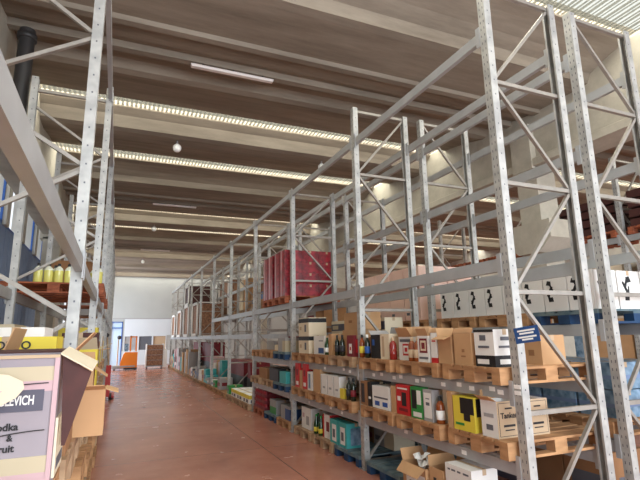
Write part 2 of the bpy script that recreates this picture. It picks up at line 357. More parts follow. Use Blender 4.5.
def make_beam(L=2.74, hh=.12, steps=True):
    b = thing('rack_beam', 'x', 'rack beam', group='load beams of the pallet racking')
    m = MB(); h = hh/2
    m.prism([(-.025,-h),(.025,-h),(.025,h),(-.005,h),(-.005,h-.022),(-.025,h-.022)], -L/2, L/2, 1)
    m.build('beam_profile', 'beam', b)
    for s in (-1, 1):
        y0, y1 = sorted((s*L/2, s*(L/2+.0)-s*.05)); B('end_connector', 'beam', -.032, -.02, y0, y1, -h-.05, h+.04, b)
    return reg(b)
bmN = make_beam(); nb = 0
LV = {.64: 'lowest', 1.245: 'second', 2.35: 'third', 4.635: 'top', 1.76: 'waist-high', 2.56: 'middle', 3.57: 'upper', 5.1: 'top', 1.12: 'second', 2.30: 'third', 3.5: 'upper', .7: 'lowest'}
def beam(X, y0, z, side, rack, bay):
    global nb
    o = bmN if nb == 0 else copy_tree(bmN); nb += 1
    o.location = (X, y0+(1.425 if rack == 'left' else 1.415), z)
    if rack == 'left' and bay == 0: o.location.y = (YL[0]+YL[1])/2; o.scale.y = 3.07/2.74; o.rotation_euler = (0, 0, 0 if side == 'front' else PI)
    if rack == 'left': o.rotation_euler = (0, 0, PI if side == 'front' else 0)
    o['label'] = 'grey %s beam, %s level, %s rack, %s bay from the camera' % (side, LV[z], rack, ORD[bay]); return o
bm1 = {}
for i in range(10):
    y = YS[i]
    lv = [.64, 1.245, 2.35, 4.635] if i < 3 else [1.76, 2.35, 4.635] if i < 5 else [1.76, 4.635]
    if i >= 3: lv = [z for z in lv if z != 2.35 or i < 5]
    for z in lv:
        for s, X in (('front', XA-.015), ('rear', XA+.905+.015)): bm1[(i, z, s)] = beam(X, y, z, s, 'front right', i)
    lv = [.7, 1.76, 2.56, 3.57, 4.635] if i < 3 else [.7, 2.56, 3.57, 4.635] if i < 7 else [2.56, 4.635]
    for z in lv:
        for s, X in (('front', XB-.015), ('rear', XB+.905+.015)): beam(X, y, z, s, 'rear right', i)
for i in range(10):
    lv = [1.12, 2.30, 5.1] if i else [1.12, 2.30]
    for z in lv:
        for s, X in (('front', XLF+.015), ('rear', XLF-.905-.015)):
          if not (z == 5.1 and s == 'rear'): beam(X, YL[i], z, s, 'left', i)
for i in range(3):
    for z in (1.12, 2.30, 3.5):
        beam(XC-.02, YS[i], z, 'front', 'far', i)
# price tags stuck on the beams
for (i, z), ys in {(0, 1.245): (3.35, 3.45, 3.72, 3.9, 4.15, 4.5, 4.62, 4.95, 5.1, 5.4, 5.6), (1, 1.245): (6.3, 6.5, 7.2, 8.1), (0, .64): (3.9, 4.9), (1, .64): (6.6, 7.0, 7.9), (0, 2.35): ()}.items():
    b = bm1[(i, z, 'front')]
    for k, y in enumerate(ys):
        yy = y-b.location.y; B('price_tag', 'paper', -.028, -.0255, yy-.035, yy+.035, -.028+.02*(k % 2), .012+.02*(k % 2), b)
# blue sign and tags on the first right post
sg = thing('notice_plate', 'small navy notice plate with white lines, on the first front right post', 'sign', (XA-.044, YS[0]-.165, 1.73)); sg.rotation_euler = (math.radians(-7), 0, math.radians(12))
B('plate', 'navy', -.006, -.002, -.11, .11, -.065, .065, sg)
for k, (w, z) in enumerate(((.16, .035), (.13, .012), (.17, -.018), (.10, -.038))): B('printed_line', 'paper', -.0075, -.0058, -w/2, w/2, z-.007, z+.007, sg)
for z in (1.30, 1.25): B('price_tag', 'paper', -.049, -.0455, -.04, .03, z-.016, z+.016, fA)
fA.children[0]['label'] = 'perforated post'

# ------------------------------------------------------------ pallets: 0.8 wide (y) x 1.2 deep (x), origin at the middle of the front edge, base
def make_pallet(m1, parts=True):
    p = thing('pallet', 'x', 'pallet', group='wooden pallets')
    m = MB()
    for i in range(5):
        y = -.4+i*.1638+.0; w = .145 if i in (0, 2, 4) else .1
        yc = -.4+.0725+i*.16375; m.box(0, 1.2, yc-w/2, yc+w/2, .122, .144)
    for x in (0, .5275, 1.055): m.box(x, x+.145, -.4, .4, .1, .122)
    m.build('deck', 'bluegrey' if m1 == 'bluewood' else m1, p)
    k = MB() if not parts else None
    for x in (0, .5275, 1.055):
        for y, w in ((-.4, .1), (-.0725, .145), (.3, .1)):
            if parts: B('block', m1, x, x+.145, y, y+w, .022, .1, p)
            else: k.box(x, x+.145, y, y+w, .022, .1)
    if k: k.build('blocks_frame', m1, p)
    for y, w in ((-.4, .1), (-.0725, .145), (.3, .1)):
        if parts: B('bottom_board', m1, 0, 1.2, y, y+w, 0, .022, p)
        else: k = k
    if not parts:
        q = MB()
        for y, w in ((-.4, .1), (-.0725, .145), (.3, .1)): q.box(0, 1.2, y, y+w, 0, .022)
        q.build('bottom_board', m1, p)
    return reg(p)
PP = {k: make_pallet(k) for k in ('wood', 'wood2', 'woodred', 'bluewood')}
PN = {'wood': 'light wooden', 'wood2': 'weathered', 'woodred': 'reddish wooden', 'bluewood': 'blue painted'}
pused = {}
def pallet(kind, x, y, z, label, rz=0):
    p = PP[kind]
    o = p if kind not in pused else copy_tree(p); pused[kind] = 1
    o.location = (x, y, z); o.rotation_euler = (0, 0, rz); o['label'] = PN[kind]+' pallet '+label; return o
Z1, Z0, Z2 = 1.306, .701, 2.411
def three(y0): return [y0+.06+.4+i*.89+.03 for i in range(3)]
k1 = [['wood', 'wood', 'wood'], ['wood2', 'wood', 'wood'], ['wood', 'wood', 'bluewood']]
for bay in range(3):
    for j, y in enumerate(three(YS[bay])):
        w = ORD[j]
        k = k1[bay][j]
        if bay == 2: k = 'bluewood' if j == 0 else 'wood'
        pallet(k, 3.05+R.uniform(-.02, .03), y, Z1, 'on the second shelf, front right rack, %s bay, %s from camera' % (ORD[bay], w), R.uniform(-.02, .02))
        k = 'wood' if bay < 2 else ('bluewood' if j == 0 else 'wood2')
        pallet(k, 3.05+R.uniform(-.02, .03), y, Z0, 'on the lowest shelf, front right rack, %s bay, %s from camera' % (ORD[bay], w), R.uniform(-.02, .02))
fl = {0: ['wood', 'wood2', 'bluewood'], 1: ['bluewood', 'wood2', 'wood2'], 2: ['wood', 'bluewood', 'woodred']}
for bay in range(3):
    for j, y in enumerate(three(YS[bay])):
        if bay == 0 and j == 1: continue
        pallet(fl[bay][j], 3.12 if bay else 3.1, y, 0, 'on the floor, front right rack, %s bay, %s from camera' % (ORD[bay], ORD[j]))
# ------------------------------------------------------------ cartons and bottles
def face_rect(m, f, dx, dy, dz, u0, u1, v0, v1, e, mi=0):
    if f == 'l':
        ya, yb = dy/2-u1*dy, dy/2-u0*dy; m.box(-dx/2-e, -dx/2, ya, yb, v0*dz, v1*dz, mi)
    elif f == 'f':
        xa, xb = -dx/2+u0*dx, -dx/2+u1*dx; m.box(xa, xb, -dy/2-e, -dy/2, v0*dz, v1*dz, mi)
    elif f == 'r':
        m.box(dx/2, dx/2+e, -dy/2+u0*dy, -dy/2+u1*dy, v0*dz, v1*dz, mi)
def carton(label, size, loc, m='kraft', rz=0, prints=(), texts=(), open_=False, flaps='lfrk', fm=None, cat='box', name='carton', group=None, fang=None):
    dx, dy, dz = size
    c = thing(name, label, cat, loc, rz, group)
    b = MB()
    if open_:
        t = .004
        b.box(-dx/2, dx/2, -dy/2, dy/2, 0, t); b.box(-dx/2, -dx/2+t, -dy/2, dy/2, t, dz); b.box(dx/2-t, dx/2, -dy/2, dy/2, t, dz)
        b.box(-dx/2+t, dx/2-t, -dy/2, -dy/2+t, t, dz); b.box(-dx/2+t, dx/2-t, dy/2-t, dy/2, t, dz)
    else:
        b.box(-dx/2, dx/2, -dy/2, dy/2, 0, dz)
    b.build('carton_body', m, c)
    if not open_:
        MB().box(-.022, .022, -dy/2-.001, dy/2+.001, dz-.05, dz+.001).build('tape', 'tan', c)
    else:
        fl = min(dx, dy)*.42
        for f in flaps:
            a = (fang or {}).get(f, .5+R.uniform(-.3, .9)); o, u = math.sin(a)*fl, math.cos(a)*fl   # a: 0 straight up, pi/2 flat outwards
            q = {'l': [(-dx/2, dy/2), (-dx/2, -dy/2), (-1, 0)], 'r': [(dx/2, -dy/2), (dx/2, dy/2), (1, 0)], 'f': [(-dx/2, -dy/2), (dx/2, -dy/2), (0, -1)], 'k': [(dx/2, dy/2), (-dx/2, dy/2), (0, 1)]}[f]
            (ax, ay), (bx, by), (nx, ny) = q; tx, ty = (bx-ax)*.04, (by-ay)*.04
            P = [(ax, ay, dz), (bx, by, dz), (bx-tx+nx*o, by-ty+ny*o, dz+u), (ax+tx+nx*o, ay+ty+ny*o, dz+u)]
            th = (nx*u, ny*u, -o); L = math.sqrt(sum(k*k for k in th)) or 1; th = [k/L*.004 for k in th]
            Q = [(p[0]-th[0], p[1]-th[1], p[2]-th[2]) for p in P]
            MB().add(P+Q, [(0,1,2,3),(7,6,5,4),(0,4,5,1),(1,5,6,2),(2,6,7,3),(3,7,4,0)]).build('flap', fm or m, c)
    for i, (f, u0, u1, v0, v1, pm) in enumerate(prints):
        q = MB(); face_rect(q, f, dx, dy, dz, u0, u1, v0, v1, .0015+.0007*i); q.build('printed_panel', pm, c)
    for f, s, u, v, sz, pm in texts:
        M = face_l(-dx/2-.0045, dy/2-u*dy, v*dz) if f == 'l' else face_f(-dx/2+u*dx, -dy/2-.0045, v*dz)
        text(s, sz, pm, c, M)
    return c
BOT = dict(
    wine=([(.001,0),(.036,.0),(.038,.006),(.038,.19),(.034,.215),(.016,.245),(.0145,.30)], .3, .038, (.06,.15)),
    whisky=([(.001,0),(.042,.0),(.045,.006),(.045,.17),(.036,.20),(.016,.225),(.0155,.26)], .26, .045, (.04,.13)),
    champagne=([(.001,0),(.042,.0),(.044,.006),(.044,.14),(.038,.18),(.02,.23),(.0155,.30)], .3, .044, (.04,.11)),
    jug=([(.001,0),(.05,.0),(.055,.008),(.055,.16),(.045,.19),(.02,.215),(.018,.25)], .25, .055, (.05,.12)))
BP = {}
def bottle(label, kind, loc, glass='dgls', lab='paper', cap='black', group=None, cat='bottle', fill=None):
    key = (kind, glass, lab, cap)
    if key not in BP:
        prof, h, r, (l0, l1) = BOT[kind]
        t = thing('bottle', label, cat, loc, 0, group)
        if fill:
            MB().lathe([p for p in prof if p[1] <= .16], 14).build('liquid', fill, t); MB().lathe([p for p in prof if p[1] >= .16], 14).build('glass_body', glass, t)
        else: MB().lathe(prof, 14).build('glass_body', glass, t)
        if lab: MB().lathe([(r,l0),(r+.001,l0+.001),(r+.001,l1),(r,l1)], 14).build('paper_label', lab, t)
        rr = prof[-1][0]+.002; MB().lathe([(rr,h-.035),(rr,h+.006),(.001,h+.007)], 12).build('cap', cap, t)
        BP[key] = reg(t); return t
    return dup(BP[key], label, loc, 0, group)
def pack(label, n, size, loc, m, lab='paper', name='bottle_pack', group=None):
    # shrink-wrapped pack whose bottle tops show under the film
    dx, dy, dz = size; nx, ny = n
    t = thing(name, label, 'pack', loc, 0, group)
    b = MB().box(-dx/2, dx/2, -dy/2, dy/2, 0, dz*.82); b.build('wrapped_body', m, t)
    q = MB()
    for i in range(nx):
        for j in range(ny):
            MB().lathe([(dx/nx*.42, dz*.8), (dx/nx*.42, dz*.9), (dx/nx*.2, dz)], 8, 0, (-dx/2+(i+.5)*dx/nx, -dy/2+(j+.5)*dy/ny, 0)).build('bottle_top', lab, t)
    return t
T1 = Z1+.144; T0 = Z0+.144; FX = 3.09
A1 = 'on the second shelf, first bay'; A0 = 'on the lowest shelf, first bay'
# --- second shelf, first bay (from the near post backwards)
def at(y0, y1, dep, x=FX): return (x+dep/2, (y0+y1)/2)
def crt(label, y0, y1, dep, h, z, m='kraft', x=FX, **k):
    cx, cy = at(y0, y1, dep, x); return carton(label, (dep, abs(y1-y0), h), (cx, cy, z), m, **k)
crt('white carton with black lower band, nearest the blue sign post on the second shelf', 3.33, 3.58, .26, .33, T1, 'white', prints=[('l',0,1,0,.3,'black'),('f',0,1,0,.3,'black'),('l',.1,.7,.07,.2,'white'),('f',.2,.8,.07,.2,'white'),('l',0,1,.93,1,'black'),('l',.3,.6,.7,.85,'grey'),('l',.2,.75,.5,.56,'grey'),('f',.3,.7,.7,.8,'grey'),('f',.2,.8,.5,.56,'grey')])
crt('plain kraft carton with a small round mark, left of the black and white carton', 3.63, 3.88, .27, .30, T1, 'kraft', prints=[('l',.45,.6,.4,.5,'kraftd'),('l',.4,.65,.25,.3,'kraftd')])
crt('open brown carton with torn flaps, beside the white and red box on the second shelf', 3.92, 4.14, .25, .27, T1, 'kraft', open_=True, fang={'l':1.9,'f':.6,'r':.3,'k':.4})
crt('narrow white carton with red foot, on the second shelf', 4.16, 4.26, .22, .31, T1, 'white', prints=[('l',0,1,0,.17,'red'),('l',.2,.8,.7,.75,'red'),('f',0,1,0,.17,'red')])
crt('white carton with red square print and raised kraft flaps, on the second shelf', 4.30, 4.50, .24, .28, T1, 'white', open_=True, fm='kraft', flaps='flk', fang={'l':.35,'f':.1,'k':-.2}, prints=[('l',.15,.85,.35,.9,'dred'),('l',.25,.75,.43,.82,'cream'),('l',.35,.65,.5,.74,'dred'),('l',.1,.9,.12,.2,'grey')])
for i, (x, y) in enumerate([(3.12, 4.55), (3.12, 4.66), (3.22, 4.6)]):
    bottle('amber spirit bottle in front of the open white carton, %s' % ['nearest the camera', 'left one', 'rear one'][i], 'whisky', (x, y, T1), 'amber', 'tan', 'tan', 'amber bottles on the second shelf')
crt('open white carton with red print and grey lining, between red and amber bottles', 4.72, 5.0, .28, .27, T1, 'white', x=3.16, open_=True, fm='kraft', fang={'l':.5,'f':.2,'r':.1,'k':.2}, prints=[('l',.3,.8,.2,.7,'red'),('l',.35,.75,.28,.62,'white'),('l',.45,.65,.36,.54,'red'),('l',.1,.9,.78,.9,'grey')])
bottle('red rose-coloured bottle standing alone on the second shelf', 'whisky', (3.12, 5.07, T1), 'rose', 'rose', 'tan')
crt('tan wine carton on end on the second shelf, right of the black open carton', 5.13, 5.34, .3, .31, T1, 'cream', x=3.1, prints=[('l',.2,.45,.1,.9,'tan'),('f',.2,.5,.1,.9,'tan')])
crt('black open carton with lid thrown back on the second shelf', 5.39, 5.62, .3, .30, T1, 'black', x=3.12, open_=True, fm='greyc', flaps='rk', fang={'r':.2,'k':1.0}, prints=[('l',.15,.4,.55,.8,'blue')])
bottle('small bottle with white and blue label beside the black carton', 'wine', (3.12, 5.72, T1), 'dgls', 'blue', 'paper')
bottle('dark wine bottle with yellow label next to the second post', 'wine', (3.12, 5.87, T1), 'amber', 'yellow', 'black')
crt('brown carton behind the yellow-labelled wine bottle', 5.76, 5.93, .2, .27, T1, 'kraftd', x=3.22)
# --- second shelf, second bay
A1b = 'on the second shelf, second bay'
crt('large plain kraft carton on the second shelf behind the dark bottles', 6.35, 6.85, .4, .38, T1, 'kraft', x=3.3, prints=[('l',.3,.7,.1,.14,'kraftd')])
crt('square kraft carton stacked on the large kraft carton', 6.33, 6.78, .4, .26, T1+.381, 'kraft', x=3.3, prints=[('l',.35,.6,.4,.55,'kraftd')])
for i in range(3): bottle('dark wine bottle in front of the large kraft carton, %s' % ['nearest the camera', 'middle', 'left'][i], 'wine', (3.12+.05*(i % 2), 6.5+.09*i, T1), 'dgls', 'dark', 'black', 'dark wine bottles')
crt('pink-red gift box with a bottle window, beside the second post', 6.08, 6.3, .14, .3, T1, 'dred', x=3.1, prints=[('l',.3,.7,.15,.6,'white'),('l',.4,.6,.3,.45,'red'),('f',.2,.8,.2,.8,'red')])
crt('tall kraft carton panel left of the dark wine bottles', 6.88, 7.0, .3, .33, T1, 'kraft', x=3.12)
bottle('green champagne bottle with white label on the second shelf', 'champagne', (3.14, 7.1, T1), 'ggls', 'paper', 'tan')
crt('white carton with blue lower panel on the second shelf', 7.18, 7.62, .3, .30, T1, 'white', x=3.12, prints=[('l',.45,.95,.05,.35,'navy'),('l',.5,.9,.7,.75,'grey'),('f',.1,.9,.05,.35,'navy')])
for k in range(2):
    crt('cream carton with black band, %s of the pair near the third post' % ['lower', 'upper'][k], 7.8, 8.3, .34, .31, T1+.312*k, 'cream', x=3.1, prints=[('l',0,1,.72,.95,'black'),('f',0,1,.72,.95,'black'),('l',.1,.3,.3,.5,'tan'),('l',.6,.75,.2,.6,'grey')])
crt('dark gift box beside the cream black-banded cartons', 7.68, 7.76, .1, .4, T1+.1, 'black', x=3.12) if False else None
for k in range(3):
    crt('long cream carton with black band on the back of the second shelf, %s' % ['nearest', 'middle', 'farthest'][k], 6.3+.68*k, 6.9+.68*k, .32, .56, T1, 'cream', x=3.75, prints=[('l',0,1,.68,.9,'slate'),('l',.1,.5,.73,.85,'ochre')])
# --- second shelf, third bay
crt('grey and yellow carton on the blue pallet, third bay of the second shelf', 9.05, 9.5, .35, .27, T1, 'greyc', prints=[('l',.6,1,0,.8,'ochre'),('f',0,1,0,.8,'ochre')])
crt('salmon tray of goods on the second shelf, third bay, middle', 9.9, 10.4, .28, .12, T1, 'cream', x=3.3)
crt('dark red carton at the back of the second shelf, third bay', 9.8, 10.6, .5, .3, T1, 'dred', x=3.7)
crt('grey carton at the far end of the second shelf, third bay', 10.8, 11.3, .5, .2, T1, 'greyc', x=3.4)
# --- lowest shelf, first bay
def tanker(label, y0, y1, x, open_=True):
    return crt(label, y0, y1, .26, .31, T0, 'white', x=x, open_=open_, fm='kraft', flaps='lk', fang={'l':1.05,'k':.1}, prints=[('f',.0,1,.0,1,'tan'),('f',.06,.94,.05,.95,'black'),('f',.08,.92,.065,.935,'tan'),('l',.3,.7,.2,.35,'grey'),('l',.2,.8,.55,.65,'greyc'),('f',.25,.75,.30,.36,'black'),('f',.3,.7,.2,.23,'black'),('f',.35,.65,.78,.82,'black')],
        texts=[('f','Tanker',.5,.6,.066,'black')])
tanker('open white carton with tan panel reading Tanker, left of the first post', 3.38, 3.58, 3.10)
tanker('white carton with tan panel reading Tanker, seen right of the first post', 3.36, 3.58, 3.42, False)
crt('bright yellow carton with black cut-out front on the lowest shelf', 3.66, 3.96, .26, .31, T0, 'yellow', prints=[('l',.35,.98,.5,.97,'black'),('l',.5,.8,.3,.5,'black'),('f',.1,.9,.45,.97,'black'),('l',.1,.5,.15,.22,'green')])
crt('kraft carton between the yellow carton and the whisky bottle', 3.98, 4.05, .24, .34, T0, 'kraft')
crt('white gift carton behind the whisky bottle on the lowest shelf', 4.08, 4.26, .1, .33, T0, 'cream', x=3.2)
bottle('large whisky bottle with white label on the lowest shelf', 'whisky', (3.13, 4.22, T0), 'amber', 'paper', 'black')
crt('grey-white carton with small print, between green box and whisky bottle', 4.30, 4.46, .24, .32, T0, 'greyc', prints=[('l',.1,.9,.1,.9,'white'),('l',.3,.7,.5,.6,'grey'),('l',.3,.7,.7,.73,'grey')])
crt('green and white gift carton beside the red one on the lowest shelf', 4.48, 4.70, .22, .33, T0, 'green', prints=[('l',.1,.5,.3,.9,'black'),('l',.55,.9,.45,.9,'white'),('l',.2,.9,.05,.2,'white'),('f',.1,.9,.2,.8,'white')])
crt('bright red gift carton with dark window on the lowest shelf', 4.74, 5.0, .22, .33, T0, 'red', prints=[('l',.45,.8,.3,.75,'black'),('l',.1,.35,.45,.6,'white'),('l',.2,.9,.12,.22,'dred'),('l',.1,.9,.85,.9,'white')])
crt('plain kraft panel carton left of the red gift carton', 5.02, 5.12, .2, .3, T0, 'kraft')
crt('white carton with two blue squares on the lowest shelf', 5.16, 5.58, .3, .27, T0, 'white', prints=[('l',.15,.42,.12,.32,'blue'),('l',.6,.88,.12,.32,'blue'),('l',.1,.9,.45,.52,'grey'),('f',.1,.9,.1,.3,'blue')])
crt('black carton with white lettering strip, left of the blue-square carton', 5.60, 5.70, .3, .3, T0, 'black', prints=[('l',.2,.8,.3,.4,'white')])
crt('brown gift box next to the second post on the lowest shelf', 5.72, 5.9, .2, .3, T0, 'kraftd', prints=[('l',.1,.6,.1,.9,'dark')])
# --- lowest shelf, second bay
for i in range(2): bottle('dark bottle beside the yellow small box, %s' % ['right one', 'left one'][i], 'wine', (3.12, 6.18+.14*i, T0), 'dgls', ['dred', 'dark'][i], 'black', 'dark bottles near the second post')
crt('small yellow box beside the dark bottles on the lowest shelf', 6.42, 6.56, .14, .14, T0, 'yellow')
for k in range(3): crt('white upright carton on the lowest shelf, second bay, %s' % ['nearest', 'middle', 'farthest'][k], 6.58+.24*k, 6.80+.24*k, .28, .30, T0, 'white', prints=[('l',.1,.16,.05,.95,'greyc'),('l',.4,.8,.3,.4,'greyc')])
crt('tall kraft carton left of the white upright cartons on the lowest shelf', 7.32, 7.6, .3, .36, T0, 'kraft')
crt('pale blue-white carton between kraft and red cartons on the lowest shelf', 7.64, 7.86, .28, .3, T0, 'white', prints=[('l',.2,.6,.1,.9,'lblue')])
for k in range(2): crt('tall red gift carton on the lowest shelf, %s' % ['nearer the kraft carton', 'nearer the third post'][k], 7.9+.37*k, 8.1+.37*k, .2, .42, T0, 'red', prints=[('l',.2,.8,.1,.25,'white'),('l',.3,.7,.5,.75,'dred')])
crt('kraft carton between the two tall red gift cartons', 8.12, 8.25, .2, .3, T0, 'kraft')
# --- lowest shelf, third bay
crt('green-grey pack on the lowest shelf, third bay', 9.0, 9.4, .4, .22, T0, 'teal')
crt('black crate on the lowest shelf, third bay', 9.5, 10.1, .4, .25, T0, 'dark')
crt('brown carton pile top on the lowest shelf, third bay', 10.3, 10.9, .5, .22, T0, 'kraftd')
# --- floor under the rack, second bay
for i in range(3): crt('teal pack with pale label on the blue pallet, %s' % ['nearest the camera', 'middle', 'farthest'][i], 6.52+.3*i, 6.8+.3*i, .32, .34, .144, 'teal', x=3.16, prints=[('l',.25,.8,.1,.8,'white'),('l',.35,.65,.25,.6,'grey'),('f',.2,.8,.1,.8,'lblue')]) if i < 2 else None
crt('white and red carton on the floor pallet, left of the teal packs', 7.2, 7.48, .32, .36, .144, 'white', x=3.2, prints=[('l',0,.2,0,1,'red'),('l',.5,.9,.3,.7,'dred'),('f',0,1,.8,1,'red')])
for i in range(4): bottle('green bottle on the floor pallet in front of the white carton, %s' % ['nearest', 'second', 'third', 'farthest'][i], 'champagne', (3.2+.08*(i % 2), 7.56+.1*i, .144), 'ggls', 'paper' if i % 2 else 'yellow', 'green', 'green bottles on the floor pallets')
crt('large white carton on the floor pallet right of the third post', 8.0, 8.45, .4, .36, .144, 'white', x=3.2, prints=[('l',.1,.3,.5,.7,'pinkp'),('l',.5,.8,.2,.6,'greyc')])
# --- floor, third bay
crt('white and blue pack on the light pallet left of the third post', 9.05, 9.6, .4, .26, .144, 'greyc', x=3.18, prints=[('l',.5,1,0,.8,'navy'),('f',0,.9,0,.8,'navy')])
crt('grey pack with green foot on the blue floor pallet', 9.9, 10.35, .4, .28, .144, 'greyc', x=3.18, prints=[('l',0,1,0,.5,'green')])
crt('dark grey block stacked behind the green-foot pack', 9.8, 10.3, .4, .5, .144, 'grey', x=3.62)
def can_tray(label, loc, m='crate', size=(.4, .27, .13)):
    t = thing('can_tray', label, 'tray of cans', loc, 0, 'wrapped trays of red cans')
    dx, dy, dz = size
    MB().box(-dx/2, dx/2, -dy/2, dy/2, 0, dz*.5).build('tray_base', 'dred', t)
    q = MB()
    for i in range(4):
        for j in range(3): MB().lathe([(.043, 0), (.043, dz*.9), (.035, dz), (.001, dz)], 8, 0, (-dx/2+(i+.5)*dx/4, -dy/2+(j+.5)*dy/3, .0)).build('can', m, t) if (i == 0 or j == 0) else None
    MB().box(-dx/2+.07, dx/2, -dy/2+.07, dy/2, dz*.5, dz*.96).build('film_wrap', m, t)
    return t
ct0 = None
for iy in range(3):
    for iz in range(4 if iy < 2 else 3):
        for ix in range(2):
            loc = (3.34+.42*ix, 10.75+.29*iy, .144+.135*iz)
            lab = 'red can tray in floor stack, %s column, %s layer up, %s row' % (ORD[iy], ORD[iz], ['front', 'back'][ix])
            if ct0 is None: ct0 = reg(can_tray(lab, loc))
            else: dup(ct0, lab, loc)
# --- open cartons on the floor near the first post
crt('open kraft carton full of white paper on the floor, with a white front label', 4.32, 4.74, .30, .40, .0, 'kraft', x=2.97, open_=True, flaps='lrk', fang={'l':2.3,'r':.3,'k':.5}, prints=[('l',.15,.95,.0,.8,'white'),('l',.3,.6,.5,.6,'grey'),('l',.35,.75,.2,.3,'greyc'),('f',.5,.9,.0,.7,'greyc')])
crt('open kraft carton of bottles on the floor, behind the carton with dark red dot', 4.07, 4.30, .34, .44, .0, 'kraft', x=3.0, open_=True, flaps='rk', fang={'r':.4,'k':.3}, prints=[('l',.3,.5,.1,.8,'dark')])
crt('white carton with dark red dot on the floor pallet near the first post', 3.66, 4.03, .3, .39, .144, 'white', x=3.0, prints=[('l',.1,.2,.86,.9,'grey'),('l',.25,.4,.86,.9,'grey'),('l',.48,.6,.86,.9,'grey'),('l',.7,.9,.86,.9,'grey')])
MB().prism([(.07*math.cos(i*PI/10), .2+.07*math.sin(i*PI/10)) for i in range(20)], -.1535, -.151, 0).build('printed_dot', 'dred', [o for o in C.objects if o.get('label', '').startswith('white carton with dark red dot')][0])
paper = MB()
for k in range(7):
    a = k*.9; x, y = 3.10+.04*math.cos(a*2), 4.53+.08*math.sin(a*3); z = .36+.018*k; b = .05*math.sin(a*5); paper.add([(x-.05,y-.03,z),(x+.04,y-.05,z+b),(x+.06,y+.04,z+.04),(x-.02,y+.05,z-b),(x,y,z+.05)], [(0,1,4),(1,2,4),(2,3,4),(3,0,4)])
pp = paper.build('crumpled_paper', 'paper'); tag(pp, 'crumpled white packing paper sticking out of the open kraft carton on the floor', 'packing paper')

# ------------------------------------------------------------ back rows of the front rack shelves (generic stock)
cols = [('kraft', 'kraft'), ('cream', 'cream'), ('white', 'white'), ('kraftd', 'brown'), ('greyc', 'grey'), ('black', 'black'), ('slate', 'slate grey')]
def stock(X, y0, y1, z, hmin, hmax, where, step=(.28, .45), dep=.35, pal=cols, skip=.1):
    y = y0; n = 0
    while y < y1-.2:
        w = R.uniform(*step); w = min(w, y1-y)
        hit = [q for q in YS if y < q+.08 and y+w > q-.08]
        if hit:
            if hit[0]-.08-y > .2: w = hit[0]-.08-y
            else: y = hit[0]+.08; continue
        if R.random() > skip:
            m, cn = R.choice(pal); h = R.uniform(hmin, hmax); pr = []
            if R.random() < .6:
                pm = R.choice(['grey', 'navy', 'dred', 'tan', 'white']); pr = [('l', .15, .85, .3, .6, pm), ('f', .15, .85, .3, .6, pm)]
            crt('%s carton %s, %s from near end' % (cn, where, ORD[n]), y+.01, y+w-.01, dep, h, z, m, x=X, prints=pr); n += 1
        y += w
crt('kraft carton seen just right of the first post on the second shelf', 3.3, 3.52, .3, .27, T1, 'kraft', x=3.62, prints=[('l',.3,.6,.3,.5,'kraftd')])
crt('pale blue pack behind the first post on the second shelf', 3.6, 3.85, .3, .2, T1, 'lblue', x=3.65)
stock(3.75, 3.9, 5.9, T1, .2, .3, 'at the back of the second shelf, first bay', skip=.35)
stock(3.75, 3.9, 5.95, T0, .2, .32, 'at the back of the lowest shelf, first bay', skip=.2)
stock(3.6, 6.1, 8.7, T0, .2, .34, 'at the back of the lowest shelf, second bay')
stock(3.7, 6.1, 8.7, .144, .2, .4, 'at the back of the floor pallets, second bay')

# ------------------------------------------------------------ rear right rack
ZB = 1.76+.061; TB = ZB+.144
for bay in range(3):
    for j, y in enumerate(three(YS[bay])):
        k = ['wood', 'wood', 'wood'] if bay else ['bluewood', 'wood', 'wood']
        pallet(k[j], 4.36, y, ZB, 'on the waist-high level, rear right rack, %s bay, %s from camera' % (ORD[bay], ORD[j]))
# white wine cartons with black bird mark, three rows deep
wc = None
for j in range(8):
    for r in range(3):
        y = 3.42+.31*j; lab = 'white carton with black figure print, rear rack, %s along, %s row' % (ORD[j], ['front', 'middle', 'back'][r])
        loc = (4.56+.37*r, y, TB)
        if wc is None:
            wc = carton(lab, (.35, .295, .40), loc, 'white', group='white cartons with black figure print')
            q = MB()
            for (yy, zz, h, w, a) in [(.07,.22,.10,.03,.5),(.05,.26,.07,.02,-.4),(.09,.16,.09,.02,-.2),(.06,.13,.04,.04,0),(.08,.31,.04,.05,.2)]:
                ca, sa = math.cos(a), math.sin(a)
                q.prism([(yy+ca*u-sa*v, zz+sa*u+ca*v) for u, v in ((-w*.8,-h*.62),(w*.5,-h*.62),(w*.3,h*.62),(-w*.6,h*.62))], -.1775, -.1755, 0)
            q.build('printed_figure', 'black', wc)
            q = MB()
            for (yy, zz, h, w, a) in [(-.06,.22,.12,.03,.5),(-.04,.28,.08,.025,-.4),(-.02,.17,.11,.02,-.2),(-.05,.12,.05,.05,0),(0,.31,.05,.06,.2)]:
                ca, sa = math.cos(a), math.sin(a)
                q.prism([(yy+ca*u-sa*v, zz+sa*u+ca*v) for u, v in ((-w*.8,-h*.62),(w*.5,-h*.62),(w*.3,h*.62),(-w*.6,h*.62))], -.1500, -.1480, 1)
            q.build('printed_figure', 'black', wc)
            reg(wc)
        else: dup(wc, lab, loc)
# salmon wrapped load in the second bay
n = 0
for iz in range(2):
    for iy in range(4):
        for ix in range(2):
            carton('salmon pink carton of the wrapped load, %s layer, %s along, %s row' % (ORD[iz], ORD[iy], ['front', 'back'][ix]), (.55, .44, .43), (4.68+.57*ix, 6.5+.46*iy, TB+.44*iz), 'pink', group='salmon cartons of the wrapped load', prints=[('l',.1,.3,.2,.3,'grey')] if iz == 0 else [])
for j in range(2):
    crt('pale blue wrapped bottle pack near the second rear post, %s' % ['lower', 'upper'][j], 5.86+.0, 5.94+.0, .3, .3, TB+.31*j, 'lblue', x=4.6) if False else None
